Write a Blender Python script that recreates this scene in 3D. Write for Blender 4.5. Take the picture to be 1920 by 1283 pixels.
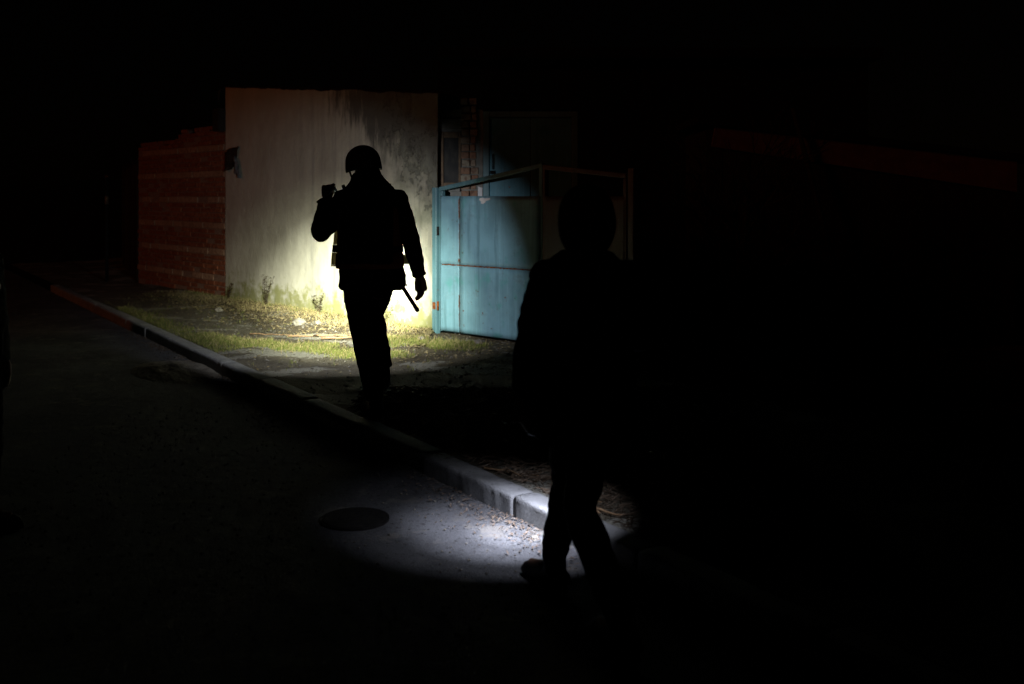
import bpy, bmesh, math, random
import numpy as np
from mathutils import Vector, Matrix, noise
random.seed(7); np.random.seed(7)
for o in list(bpy.data.objects): bpy.data.objects.remove(o)
S = bpy.context.scene
COL = S.collection
R = math.radians
# ------------------------------------------------------------------ camera, world, sun, exposure
cd = bpy.data.cameras.new('camera'); cam = bpy.data.objects.new('camera', cd); COL.objects.link(cam)
cam.location = (0, 0, 1.70); cam.rotation_euler = (R(90), 0, 0)
cd.lens = 35; cd.sensor_width = 36; cd.shift_y = -0.1424; cd.clip_end = 600; cd.clip_start = .05
cd.dof.use_dof = True; cd.dof.focus_distance = 7.4; cd.dof.aperture_fstop = 2.0
S.camera = cam
SUN_DIR = Vector((.86, .46, -.23)).normalized()          # the way the far orange town light travels
W = bpy.data.worlds.new('World'); S.world = W; W.use_nodes = True
wn = W.node_tree; sky = wn.nodes.new('ShaderNodeTexSky'); sky.sky_type = 'NISHITA'; sky.sun_disc = False
sky.sun_elevation = math.asin(-SUN_DIR.z); sky.sun_rotation = math.atan2(-SUN_DIR.x, -SUN_DIR.y)
bg = wn.nodes['Background']; bg.inputs[1].default_value = 0.00011
tint = wn.nodes.new('ShaderNodeMix'); tint.data_type = 'RGBA'; tint.blend_type = 'MULTIPLY'; tint.inputs[0].default_value = 1; tint.inputs[7].default_value = (1, .50, .36, 1)   # town glow
wn.links.new(sky.outputs[0], tint.inputs[6]); wn.links.new(tint.outputs[2], bg.inputs[0])
sd = bpy.data.lights.new('sun', 'SUN'); sd.energy = .105; sd.angle = R(9.0); sd.color = (1, .24, .07)
sun = bpy.data.objects.new('sun', sd); COL.objects.link(sun)
sun.rotation_euler = SUN_DIR.to_track_quat('-Z', 'Y').to_euler()
S.view_settings.view_transform = 'Standard'; S.view_settings.look = 'None'
S.view_settings.exposure = 0; S.view_settings.gamma = 1; S.view_settings.use_curve_mapping = False
S.render.engine = 'CYCLES'; S.cycles.max_bounces = 5; S.cycles.use_denoising = True

# ------------------------------------------------------------------ helpers: materials
class NT:
    def __init__(s, name, rough=.8, spec=.25):
        s.m = bpy.data.materials.new(name); s.m.use_nodes = True; s.t = s.m.node_tree
        s.b = s.t.nodes['Principled BSDF']; s.b.inputs['Roughness'].default_value = rough
        s.b.inputs['Specular IOR Level'].default_value = spec; s._co = None
    def n(s, k, **kw):
        nd = s.t.nodes.new('ShaderNode' + k)
        for a, v in kw.items(): setattr(nd, a, v)
        return nd
    def L(s, a, b): s.t.links.new(a, b)
    def put(s, sock, v):
        if isinstance(v, bpy.types.NodeSocket): s.L(v, sock)
        else: sock.default_value = v if not (hasattr(v, '__len__') and len(v) == 3 and len(sock.default_value) == 4) else (*v, 1)
    def co(s, scale=(1, 1, 1), world=False):
        if world: c = s.n('NewGeometry').outputs['Position']
        else: c = s.n('TexCoord').outputs['Object']
        mp = s.n('Mapping'); s.L(c, mp.inputs[0]); mp.inputs['Scale'].default_value = scale
        return mp.outputs[0]
    def xyz(s, world=False):
        c = s.n('NewGeometry').outputs['Position'] if world else s.n('TexCoord').outputs['Object']
        q = s.n('SeparateXYZ'); s.L(c, q.inputs[0]); return q.outputs
    def noise(s, scale, co=None, detail=4, rough=.6):
        nd = s.n('TexNoise'); nd.inputs['Scale'].default_value = scale
        nd.inputs['Detail'].default_value = detail; nd.inputs['Roughness'].default_value = rough
        s.L(co if co else s.co(), nd.inputs['Vector']); return nd.outputs[0]
    def vor(s, scale, co=None, out='Distance'):
        nd = s.n('TexVoronoi'); nd.inputs['Scale'].default_value = scale
        s.L(co if co else s.co(), nd.inputs['Vector']); return nd.outputs[out]
    def rng(s, v, a, b, c=0., d=1., smooth=True):
        nd = s.n('MapRange'); nd.interpolation_type = 'SMOOTHSTEP' if smooth else 'LINEAR'
        s.L(v, nd.inputs[0])
        for i, q in enumerate((a, b, c, d)): nd.inputs[i + 1].default_value = q
        return nd.outputs[0]
    def math(s, op, a, b=0.):
        nd = s.n('Math', operation=op); s.put(nd.inputs[0], a); s.put(nd.inputs[1], b); return nd.outputs[0]
    def mix(s, f, a, b):
        nd = s.n('Mix', data_type='RGBA'); s.put(nd.inputs[0], f); s.put(nd.inputs[6], a); s.put(nd.inputs[7], b)
        return nd.outputs[2]
    def color(s, v): s.put(s.b.inputs['Base Color'], v); return s
    def bump(s, h, strength=.3, dist=.01):
        nd = s.n('Bump'); nd.inputs['Strength'].default_value = strength; nd.inputs['Distance'].default_value = dist
        s.L(h, nd.inputs['Height']); s.L(nd.outputs[0], s.b.inputs['Normal']); return s

def simple(name, c1, c2, scale=20, rough=.8, spec=.2, bump=.2, dist=.005, metal=0.):
    q = NT(name, rough, spec); f = q.noise(scale); q.color(q.mix(q.rng(f, .3, .7), c1, c2))
    q.bump(q.noise(scale * 3), bump, dist); q.b.inputs['Metallic'].default_value = metal
    return q.m

def varied(name, c1, c2, c3, scale=20, rough=.85, bump=.4, dist=.004):      # colour differs from object to object
    q = NT(name, rough, .2); oi = q.n('ObjectInfo').outputs['Random']
    a = q.mix(oi, c1, c2); f = q.rng(q.noise(scale, q.co(world=True)), .42, .68)
    q.color(q.mix(f, a, c3)); q.bump(q.noise(scale * 3, q.co(world=True)), bump, dist); return q.m

# ------------------------------------------------------------------ helpers: meshes
def mesh_obj(name, verts, faces, mat, parent=None, smooth=False):
    me = bpy.data.meshes.new(name); me.from_pydata([tuple(v) for v in verts], [], [tuple(f) for f in faces]); me.update()
    if mat: me.materials.append(mat)
    if smooth: me.polygons.foreach_set('use_smooth', [True] * len(me.polygons))
    o = bpy.data.objects.new(name, me); COL.objects.link(o)
    if parent: o.parent = parent
    return o
def bm_obj(name, bm, mat, parent=None, smooth=False):
    me = bpy.data.meshes.new(name); bm.to_mesh(me); bm.free()
    if mat: me.materials.append(mat)
    if smooth: me.polygons.foreach_set('use_smooth', [True] * len(me.polygons))
    o = bpy.data.objects.new(name, me); COL.objects.link(o)
    if parent: o.parent = parent
    return o
def empty(name, loc=(0, 0, 0), rz=0):
    o = bpy.data.objects.new(name, None); COL.objects.link(o); o.location = loc; o.rotation_euler = (0, 0, rz)
    o.empty_display_size = .1; return o
def tag(o, label=None, cat=None, group=None, kind=None):
    if label: o['label'] = label
    if cat: o['category'] = cat
    if group: o['group'] = group
    if kind: o['kind'] = kind
    return o
def add_box(bm, x0, x1, y0, y1, z0, z1, bevel=0, M=None):
    vs = [bm.verts.new((x, y, z)) for x in (x0, x1) for y in (y0, y1) for z in (z0, z1)]
    fs = [(0, 1, 3, 2), (4, 6, 7, 5), (0, 4, 5, 1), (2, 3, 7, 6), (0, 2, 6, 4), (1, 5, 7, 3)]
    ff = [bm.faces.new([vs[i] for i in f]) for f in fs]
    if bevel:
        es = list({e for f in ff for e in f.edges})
        bmesh.ops.bevel(bm, geom=es, offset=bevel, segments=1, affect='EDGES')
    if M is not None: bmesh.ops.transform(bm, matrix=M, verts=vs if not bevel else bm.verts)
def box(name, x0, x1, y0, y1, z0, z1, mat, parent=None, bevel=0):
    bm = bmesh.new(); add_box(bm, x0, x1, y0, y1, z0, z1, bevel); return bm_obj(name, bm, mat, parent)
def tube_geo(pts, n=10, cap=True):
    """pts: (x,y,z,ra[,rb]) -> verts, faces of an elliptic tube; ra is across, rb front to back"""
    P = [Vector(p[:3]) for p in pts]; V = []; F = []
    ref = None
    for i, p in enumerate(pts):
        t = (P[min(i + 1, len(P) - 1)] - P[max(i - 1, 0)])
        t = t.normalized() if t.length > 1e-9 else Vector((0, 0, 1))
        base = Vector((0, 1, 0)) if ref is None else ref
        if abs(t.dot(base)) > .93: base = Vector((1, 0, 0)) if ref is None else ref
        b = (base - t * t.dot(base)).normalized(); a = b.cross(t).normalized(); ref = b
        ra = p[3]; rb = p[4] if len(p) > 4 else ra
        for k in range(n):
            th = 2 * math.pi * k / n
            V.append(P[i] + a * (ra * math.cos(th)) + b * (rb * math.sin(th)))
    m = len(pts)
    for i in range(m - 1):
        for k in range(n):
            F.append((i * n + k, i * n + (k + 1) % n, (i + 1) * n + (k + 1) % n, (i + 1) * n + k))
    if cap:
        F.append(tuple(range(n - 1, -1, -1))); F.append(tuple(range((m - 1) * n, m * n)))
    return V, F
def tube(name, pts, mat, parent=None, n=10, smooth=True):
    V, F = tube_geo(pts, n); return mesh_obj(name, V, F, mat, parent, smooth)
def ell_geo(c, r, n=14, m=9, M=None):
    V = []; F = []
    for i in range(m + 1):
        ph = math.pi * i / m
        for k in range(n):
            th = 2 * math.pi * k / n
            v = Vector((r[0] * math.sin(ph) * math.cos(th), r[1] * math.sin(ph) * math.sin(th), r[2] * math.cos(ph)))
            if i in (0, m): v = v * 1.0 + Vector((1e-5 * math.cos(th), 1e-5 * math.sin(th), 0))
            if M is not None: v = M @ v
            V.append(v + Vector(c))
    for i in range(m):
        for k in range(n):
            F.append((i * n + k, (i + 1) * n + k, (i + 1) * n + (k + 1) % n, i * n + (k + 1) % n))
    F.append(tuple(range(n))); F.append(tuple((m * n + k) for k in range(n - 1, -1, -1)))
    return V, F
def fuse(name, geos, mat, parent=None, voxel=.008, smooth=6, wrinkle=0., wscale=6., cut=None):
    """union of closed shapes into one continuous skin"""
    V = []; F = []
    for v, f in geos:
        k = len(V); V += list(v); F += [tuple(i + k for i in q) for q in f]
    me = bpy.data.meshes.new('tmp'); me.from_pydata([tuple(v) for v in V], [], F); me.update()
    bm = bmesh.new(); bm.from_mesh(me); bmesh.ops.recalc_face_normals(bm, faces=bm.faces); bm.to_mesh(me); bm.free()
    o = bpy.data.objects.new('tmp', me); sc2 = bpy.data.scenes.new('workshop'); sc2.collection.objects.link(o)
    md = o.modifiers.new('r', 'REMESH'); md.mode = 'VOXEL'; md.voxel_size = voxel
    sm = o.modifiers.new('s', 'SMOOTH'); sm.factor = .5; sm.iterations = smooth
    vl = sc2.view_layers[0]; vl.update(); dg = vl.depsgraph
    out = bpy.data.meshes.new_from_object(o.evaluated_get(dg))
    bpy.data.objects.remove(o); bpy.data.meshes.remove(me); bpy.data.scenes.remove(sc2)
    out.name = name
    if wrinkle:
        nv = len(out.vertices); co = np.empty(nv * 3, np.float32); out.vertices.foreach_get('co', co); co = co.reshape(-1, 3)
        nr = np.empty(nv * 3, np.float32); out.vertex_normals.foreach_get('vector', nr); nr = nr.reshape(-1, 3)
        d = np.empty(nv, np.float32)
        for i, p in enumerate(co.tolist()):
            q = (p[0] * wscale, p[1] * wscale, p[2] * wscale * 1.7)
            d[i] = noise.noise(q) + .6 * noise.noise((q[0] * 2.3 + 5, q[1] * 2.3 + 1, q[2] * 2.3 + 3))
        out.vertices.foreach_set('co', (co + nr * (wrinkle * d)[:, None]).ravel()); out.update()
    out.materials.clear(); out.materials.append(mat)
    out.polygons.foreach_set('use_smooth', [True] * len(out.polygons))
    o = bpy.data.objects.new(name, out); COL.objects.link(o)
    if parent: o.parent = parent
    return o
def fbm(x, y, s=1., o=0.):
    return noise.noise((x * s + o, y * s, 3.1 + o)) + .5 * noise.noise((x * s * 2.1, y * s * 2.1 + o, 7.7))

# ------------------------------------------------------------------ materials
def m_road():
    q = NT('asphalt', .9, .15); c = q.co(world=True)
    a = q.mix(q.rng(q.noise(1.3, c, 5), .35, .7), (.078, .078, .082), (.135, .135, .142))
    a = q.mix(q.rng(q.vor(110, c), .05, .32, 1., 0.), a, (.23, .225, .22))
    a = q.mix(q.rng(q.noise(9, c, 6, .8), .56, .70), a, (.055, .05, .048))
    a = q.mix(q.rng(q.noise(30, c, 5, .8), .56, .64), a, (.026, .024, .022))
    a = q.mix(q.rng(q.noise(3.1, c, 4, .7), .56, .64), a, (.16, .15, .14))
    q.color(a); q.bump(q.math('ADD', q.noise(90, c, 4, .8), q.math('MULTIPLY', q.noise(9, c), 1.5)), 1., .012); return q.m
def m_verge():
    q = NT('trodden_earth_and_tarmac', .95, .1); c = q.co(world=True)
    soil = q.mix(q.noise(9, c, 6, .7), (.055, .045, .030), (.16, .13, .085))
    tar = q.mix(q.noise(6, c, 6, .7), (.085, .073, .052), (.17, .15, .115))
    x, y, z = q.xyz(True)
    d = q.math('ADD', q.math('MULTIPLY', x, .835), q.math('MULTIPLY', y, .551))      # distance across the verge
    edge = q.math('ADD', q.math('SUBTRACT', d, 4.15), q.math('MULTIPLY', q.noise(1.6, c, 4), .9))
    f = q.rng(edge, .35, .6)
    a = q.mix(f, tar, soil)
    con = q.mix(q.noise(18, c, 5), (.21, .20, .165), (.33, .315, .265))
    pm = q.rng(q.noise(1.15, q.co((.75, 1.5, 1), True), 5, .55), .54, .57)
    a = q.mix(pm, a, con)
    a = q.mix(q.rng(q.vor(38, c), .0, .16, 1., 0.), a, (.34, .32, .27))
    a = q.mix(q.rng(q.noise(26, c, 5, .8), .54, .66), a, (.045, .038, .028))
    q.color(a); q.bump(q.math('ADD', q.noise(24, c, 6, .85), q.math('MULTIPLY', pm, .5)), 1., .03); return q.m
def m_concrete(name='kerb_concrete', a=(.21, .21, .212), b=(.29, .29, .292)):
    q = NT(name, .9, .15); c = q.co(world=True)
    k = q.mix(q.rng(q.noise(5, c, 5), .3, .7), a, b)
    k = q.mix(q.rng(q.noise(40, c, 4, .8), .58, .75), k, tuple(.55 * v for v in a))
    k = q.mix(q.rng(q.vor(120, c), .0, .22, 1., 0.), k, tuple(1.5 * v for v in b))
    k = q.mix(q.rng(q.noise(16, c, 5, .8), .55, .68), k, tuple(.6 * v for v in a))
    q.color(k); q.bump(q.math('ADD', q.noise(45, c, 6, .85), q.noise(14, c, 4)), 1., .014); return q.m
def m_plaster():
    q = NT('old_plaster', .92, .12); c = q.co()
    x, y, z = q.xyz()
    a = q.mix(q.rng(q.noise(1.4, c, 5), .3, .7), (.385, .37, .295), (.475, .46, .375))
    st = q.noise(1, q.co((7, 7, .45)), 5, .65)                                         # rain streaks
    a = q.mix(q.math('MULTIPLY', q.rng(st, .42, .80), q.rng(x, 1.2, 3.4)), a, (.24, .235, .215))
    a = q.mix(q.math('MULTIPLY', q.rng(q.noise(1, q.co((16, 16, .7)), 3), .45, .80), .22), a, (.30, .285, .25))
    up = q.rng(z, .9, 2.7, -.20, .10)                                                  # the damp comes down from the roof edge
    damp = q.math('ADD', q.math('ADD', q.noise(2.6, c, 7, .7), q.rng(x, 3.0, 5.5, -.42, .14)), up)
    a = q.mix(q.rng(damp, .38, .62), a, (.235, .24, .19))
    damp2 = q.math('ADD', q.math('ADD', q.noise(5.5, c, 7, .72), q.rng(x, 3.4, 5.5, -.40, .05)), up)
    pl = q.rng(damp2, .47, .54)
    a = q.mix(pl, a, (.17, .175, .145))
    drip_fade = q.math('ADD', q.noise(1, q.co((5, 5, 1.1)), 6, .7), q.math('ADD', q.rng(x, 1.8, 5.0, -.45, .12), q.rng(z, 1.7, 2.9, -.30, .16)))
    a = q.mix(q.rng(drip_fade, .40, .62), a, (.11, .11, .095))                              # black run-off stains under the roof edge, also painting in the torch beam's fade
    moss = q.math('ADD', q.noise(5, c, 6, .75), q.rng(z, .05, 1.0, .13, -.32))
    a = q.mix(q.rng(moss, .44, .62), a, (.225, .225, .10))
    a = q.mix(q.rng(q.noise(30, c, 4, .8), .66, .74), a, (.22, .20, .17))
    h = q.math('ADD', q.math('MULTIPLY', pl, -.8), q.math('ADD', q.noise(5, c, 6, .7), q.math('MULTIPLY', q.noise(70, c, 3), .25)))
    q.color(a); q.bump(h, .75, .018); return q.m
def m_blue(name='blue_paint', base=(.115, .285, .345), streak=None):
    q = NT(name, .45, .35); c = q.co(); x, y, z = q.xyz()
    a = q.mix(q.rng(q.noise(2.2, c, 5), .3, .7), base, tuple(v * 1.35 + .01 for v in base))
    a = q.mix(q.math('MULTIPLY', q.rng(q.noise(1, q.co((30, 30, 1.2)), 4), .5, .75), .45), a, tuple(v * 1.7 + .03 for v in base))
    a = q.mix(q.rng(q.noise(3.5, c, 3), .55, .72), a, (base[0] * .75, base[1] * 1.12, base[2] * .95))
    a = q.mix(q.math('MULTIPLY', q.rng(q.noise(1, q.co((13, 13, .8)), 5, .7), .52, .70), .6), a, (base[0] * .55, base[1] * .60, base[2] * .58))
    a = q.mix(q.math('MULTIPLY', q.rng(q.noise(4.5, c, 6, .75), .55, .70), .5), a, (base[0] * .7 + .03, base[1] * .62, base[2] * .52))
    rust = q.mix(q.noise(30, c, 5), (.045, .018, .008), (.20, .072, .022))
    sp = q.rng(q.noise(14, c, 6, .75), .645, .68)
    a = q.mix(sp, a, rust)
    sc = q.rng(q.noise(60, q.co((1, 1, .3)), 2), .74, .77); a = q.mix(sc, a, (.35, .45, .48))
    if streak:
        for (sx, wd, z0, z1) in streak:
            dx = q.math('ABSOLUTE', q.math('ADD', q.math('SUBTRACT', x, sx), q.math('MULTIPLY', q.math('SUBTRACT', q.noise(26, c, 3), .5), .03)))
            m = q.math('MULTIPLY', q.rng(dx, wd * .5, wd, 1., 0.), q.math('MULTIPLY', q.rng(z, z0, z0 + .05), q.rng(z, z1 - .03, z1, 1., 0.)))
            a = q.mix(m, a, rust)
    q.color(a); q.bump(q.math('ADD', q.noise(3, c, 3), q.math('MULTIPLY', q.noise(60, c, 4), .2)), .35, .02); return q.m

MAT = dict(
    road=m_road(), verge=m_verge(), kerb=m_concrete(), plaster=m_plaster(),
    blue=m_blue(base=(.145, .292, .365), streak=[(.335, .014, 1.42, 1.69), (.335, .006, 1.0, 1.40), (.335, .022, .93, 1.01), (.335, .012, .42, .60), (.335, .005, .2, .5)]),
    blue_frame=m_blue('blue_frame_paint', (.075, .165, .195)), door=m_blue('door_paint', (.055, .20, .27)),
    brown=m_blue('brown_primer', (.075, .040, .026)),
    rust=simple('rust', (.22, .075, .02), (.09, .03, .012), 30, .9, .1, .6),
    brick=varied('red_brick', (.21, .062, .028), (.29, .10, .046), (.12, .042, .024)),
    pale=varied('pale_block', (.29, .17, .10), (.36, .22, .14), (.20, .11, .065)),
    mixbrick=varied('old_mixed_brick', (.26, .13, .08), (.30, .26, .20), (.15, .085, .06)),
    mortar=simple('mortar', (.17, .10, .07), (.26, .17, .12), 40, .95, .1, .6),
    greymortar=simple('grey_render', (.17, .17, .155), (.25, .245, .225), 14, .95, .1, .6),
    wood=simple('dark_timber', (.020, .013, .009), (.035, .024, .016), 16, .85, .15, .4),
    frame=simple('window_wood', (.20, .135, .085), (.12, .085, .06), 25, .8, .2, .4),
    fascia=simple('weathered_board', (.13, .065, .046), (.18, .09, .065), 10, .85, .15, .3),
    tar=simple('felt_and_night_dark', (.010, .0095, .009), (.016, .015, .014), 14, .9, .1, .5),  # felt of the roofs; on the yard walls it paints in night shade
    ground=simple('dark_soil', (.02, .017, .013), (.035, .03, .022), 3, .95, .05, .4, .02),
    iron=simple('cast_iron', (.010, .009, .0085), (.020, .018, .017), 40, .9, .08, .5, .003),
    stone=simple('pale_stone', (.15, .138, .11), (.23, .21, .17), 18, .9, .1, .5),
    dirt=simple('loose_dirt', (.13, .115, .095), (.21, .19, .165), 9, .95, .1, .9, .02),
    twig=simple('dead_twig', (.16, .095, .05), (.28, .18, .10), 30, .85, .15, .4),
    bark=simple('bark', (.03, .022, .016), (.055, .042, .03), 18, .9, .1, .8, .01),
    black=simple('black_cloth', (.0045, .0045, .005), (.008, .008, .0085), 40, .95, .05, .3, .002),
    navy=simple('dark_trousers', (.004, .004, .0045), (.007, .007, .0075), 40, .95, .05, .3, .002),
    skin=simple('skin', (.30, .17, .12), (.36, .21, .15), 30, .55, .3, .1, .001),
    helmet=simple('helmet_paint', (.010, .009, .008), (.016, .015, .013), 60, .7, .2, .15, .001),
    shoe=simple('shoe_leather', (.012, .004, .003), (.02, .007, .005), 40, .6, .3, .3, .002),
    rubber=simple('black_rubber', (.008, .008, .008), (.014, .014, .014), 40, .6, .3, .2, .001),
    metal=simple('dull_black_metal', (.02, .02, .022), (.03, .03, .032), 60, .4, .4, .1, .001),
    paper=simple('white_paper', (.62, .62, .64), (.72, .72, .74), 20, .8, .1, .3),
    hair=simple('dark_hair', (.015, .010, .007), (.025, .017, .012), 80, .7, .2, .5, .002),
    eye=simple('eye', (.6, .58, .55), (.5, .48, .45), 20, .2, .5, 0),
    bag=simple('grey_plastic', (.06, .085, .10), (.10, .13, .145), 12, .5, .4, .3),
    rag=simple('dark_rag', (.018, .012, .009), (.04, .025, .018), 14, .9, .1, .4),
)
def m_cloth(name, c1, c2):                                               # thin cloth that lets light through
    q = NT(name, .9, .1); col = q.mix(q.noise(30), c1, c2); q.color(col)
    tr = q.n('BsdfTranslucent'); q.L(col, tr.inputs[0]); mx = q.n('MixShader'); mx.inputs[0].default_value = .5
    q.L(q.b.outputs[0], mx.inputs[1]); q.L(tr.outputs[0], mx.inputs[2]); q.L(mx.outputs[0], q.t.nodes['Material Output'].inputs[0]); return q.m
MAT['vest'] = m_cloth('orange_vest_cloth', (.44, .10, .02), (.52, .14, .03)); MAT['bandcloth'] = m_cloth('pale_band_cloth', (.56, .42, .18), (.64, .50, .24))
def m_glass():
    q = NT('dusty_glass', .55, .06); f = q.noise(8, q.co((1, 1, .6)), 5)
    q.color(q.mix(q.rng(f, .35, .7), (.03, .03, .031), (.06, .056, .05))); return q.m
MAT['glass'] = m_glass()
def m_grass(name, c1, c2, c3):
    q = NT(name, .7, .2); c = q.co(world=True); f = q.noise(22, c, 2)
    a = q.mix(q.rng(f, .35, .55), c1, c2); a = q.mix(q.rng(q.noise(47, c, 2), .56, .66), a, c3); q.color(a)
    q.b.inputs['Subsurface Weight'].default_value = 0
    return q.m
MAT['grass'] = m_grass('grass', (.085, .115, .022), (.145, .160, .036), (.29, .25, .11))
MAT['drygrass'] = m_grass('dry_grass', (.24, .19, .08), (.34, .27, .13), (.16, .17, .05))
MAT['leaf'] = m_grass('fallen_leaf', (.13, .10, .052), (.22, .175, .09), (.34, .29, .18))
MAT['gravel'] = m_grass('gravel', (.10, .09, .075), (.17, .155, .13), (.06, .055, .048))
MAT['straw'] = m_grass('dead_stalk', (.09, .062, .042), (.16, .115, .08), (.26, .21, .16))
MAT['weed'] = m_grass('withered_weed', (.05, .038, .02), (.10, .08, .035), (.15, .11, .05))
MAT['litter'] = m_grass('gutter_litter', (.07, .047, .032), (.125, .09, .065), (.20, .165, .135))

def emis(name, col, st):
    m = bpy.data.materials.new(name); m.use_nodes = True; b = m.node_tree.nodes['Principled BSDF']
    b.inputs['Base Color'].default_value = (*col, 1); b.inputs['Emission Color'].default_value = (*col, 1); b.inputs['Emission Strength'].default_value = st
    return m

# ------------------------------------------------------------------ the setting: ground, road, verge, kerb
K0 = Vector((.16, 5.04)); KD = Vector((-.551, .835)); KN = Vector((.835, .551))      # kerb line, its way and the verge side
VZ = .11
def kerb_pt(s, t): p = K0 + KD * s + KN * t; return p.x, p.y
def st_of(x, y): d = Vector((x, y)) - K0; return d.dot(KD), d.dot(KN)
g = mesh_obj('ground', [(-300, -100, -.03), (300, -100, -.03), (300, 500, -.03), (-300, 500, -.03)], [(0, 1, 2, 3)], MAT['ground']); tag(g, kind='structure')
# road: one sheet on the near side of the kerb, gently uneven
V = []; F = []; ns, nt = 130, 60
for i in range(ns + 1):
    s = -9 + 34 * (i / ns)
    for j in range(nt + 1):
        t = -8.5 * (j / nt) ** 1.3 + .02
        x, y = kerb_pt(s, t); V.append((x, y, .004 * fbm(x, y, 1.2) + .003 * fbm(x, y, 4) - .02 * 0))
for i in range(ns):
    for j in range(nt): F.append((i * (nt + 1) + j, i * (nt + 1) + j + 1, (i + 1) * (nt + 1) + j + 1, (i + 1) * (nt + 1) + j))
tag(mesh_obj('road', V, F, MAT['road'], smooth=True), kind='structure')
def verge_z(x, y):
    s, t = st_of(x, y)
    e = min(max((t - .16) / .3, 0), 1)
    bank = max(0, min((t - 1.5) / 1.2, 1)) * .05 * (1 if x < -.9 else .2)
    return VZ - .012 * (1 - e) + e * (.018 * fbm(x, y, 1.5) + .010 * fbm(x, y, 5, 2.) + .005 * fbm(x, y, 14, 4.)) + bank
V = []; F = []; ns, nt = 330, 110
for i in range(ns + 1):
    s = -8 + 30 * (i / ns)
    for j in range(nt + 1):
        t = .13 + 9 * (j / nt) ** 1.6
        x, y = kerb_pt(s, t); V.append((x, y, verge_z(x, y)))
for i in range(ns):
    for j in range(nt): F.append((i * (nt + 1) + j, (i + 1) * (nt + 1) + j, (i + 1) * (nt + 1) + j + 1, i * (nt + 1) + j + 1))
tag(mesh_obj('verge', V, F, MAT['verge'], smooth=True), kind='structure')
kerb = empty('kerb', (K0.x, K0.y, 0), math.atan2(KD.y, KD.x)); tag(kerb, kind='structure')
kb = []
for v in range(4):                                                    # four worn kerb stones, shared by the row
    prof = [(0, -.06), (0, .085), (0, .104), (-.004, .113), (-.012, .1175), (-.03, .119), (-.075, .120), (-.12, .119), (-.142, .114), (-.15, .10), (-.15, -.06)]
    bm = bmesh.new(); rows = []
    for i in range(41):
        x = .005 + .99 * i / 40; row = []
        for (y, z) in prof:
            n_ = noise.noise((x * 5 + v * 7, y * 9, z * 9)); n2 = noise.noise((x * 26 + v * 7, y * 30, z * 30)); n3 = max(0, noise.noise((x * 11 + v * 3, 5, 1)) - .25)
            k_ = 1 if z > 0 else 0; ed = 1 if .095 < z < .1185 and y > -.05 else 0
            en = .006 if i in (0, 40) and z > .09 else 0
            row.append(bm.verts.new((x, -y - .15 + k_ * (.002 * n_ + .0035 * n2) + ed * .012 * n3, z + k_ * (.0015 * n_ + .003 * n2) - ed * .014 * n3 - en)))
        rows.append(row)
    for i in range(40):
        for j in range(len(prof) - 1): bm.faces.new((rows[i][j], rows[i][j + 1], rows[i + 1][j + 1], rows[i + 1][j]))
    bm.faces.new(rows[0][::-1]); bm.faces.new(rows[-1]); bmesh.ops.recalc_face_normals(bm, faces=bm.faces)
    bmesh.ops.transform(bm, matrix=Matrix.Scale(-1, 4, (0, 1, 0)) @ Matrix.Translation((0, .15, 0)), verts=bm.verts); bmesh.ops.reverse_faces(bm, faces=bm.faces)
    me = bpy.data.meshes.new('kerb_stone'); bm.to_mesh(me); bm.free(); me.materials.append(MAT['kerb']); me.polygons.foreach_set('use_smooth', [len(p.vertices) == 4 for p in me.polygons]); kb.append(me)
for i in range(-7, 15):
    o = bpy.data.objects.new('kerb_stone', kb[i % 4]); COL.objects.link(o); o.parent = kerb
    o.location = (i + .28 + random.uniform(-.004, .004), random.uniform(-.006, .006), random.uniform(-.006, .004))
    o.rotation_euler = (random.uniform(-.012, .012), random.uniform(-.004, .004), random.uniform(-.005, .005))

# ------------------------------------------------------------------ plastered outbuilding
WL = Vector((-4.49, 15.6)); WA = math.atan2(-4.1, 3.63); WLEN = 5.476
wc, wsn = math.cos(WA), math.sin(WA)
def wl(x, y): d = Vector((x, y)) - WL; return d.x * wc + d.y * wsn, -d.x * wsn + d.y * wc     # world -> wall frame
ob = empty('plastered_outbuilding', (WL.x, WL.y, 0), WA)
tag(ob, 'pale plastered outbuilding wall with rain streaks and damp peeling right end', 'building')
def wall_top(u): return 3.40 - .093 * u + .026 * fbm(u, 2., 2.2) + .012 * fbm(u, 5., 9.)
bx_, by_ = wl(-1.02, 13.6)
foot = [(0, 0), (WLEN, 0), (bx_, by_), (0, 3.2)]
nu, nz = 130, 80; V = []; F = []
for i in range(nu + 1):
    u = WLEN * i / nu
    for j in range(nz + 1):
        z = wall_top(u) * j / nz - .1 * (1 - j / nz)
        peel = max(0, min(1, (u - 3.5) / 1.8)) * max(0, fbm(u, z, 2.1, 9.) - .12)
        V.append((u, .012 * fbm(u, z, .9) + .05 * min(peel, .25) + .004 * fbm(u, z, 6), z))
for i in range(nu):
    for j in range(nz): F.append((i * (nz + 1) + j, (i + 1) * (nz + 1) + j, (i + 1) * (nz + 1) + j + 1, i * (nz + 1) + j + 1))
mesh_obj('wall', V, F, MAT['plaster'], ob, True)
e = .03
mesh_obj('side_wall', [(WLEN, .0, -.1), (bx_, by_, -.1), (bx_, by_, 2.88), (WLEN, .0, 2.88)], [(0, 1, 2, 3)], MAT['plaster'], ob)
mesh_obj('side_wall', [(0, .02, -.1), (0, 3.2, -.1), (0, 3.2, 3.4), (0, .02, 3.4)], [(0, 3, 2, 1)], MAT['plaster'], ob)
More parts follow.
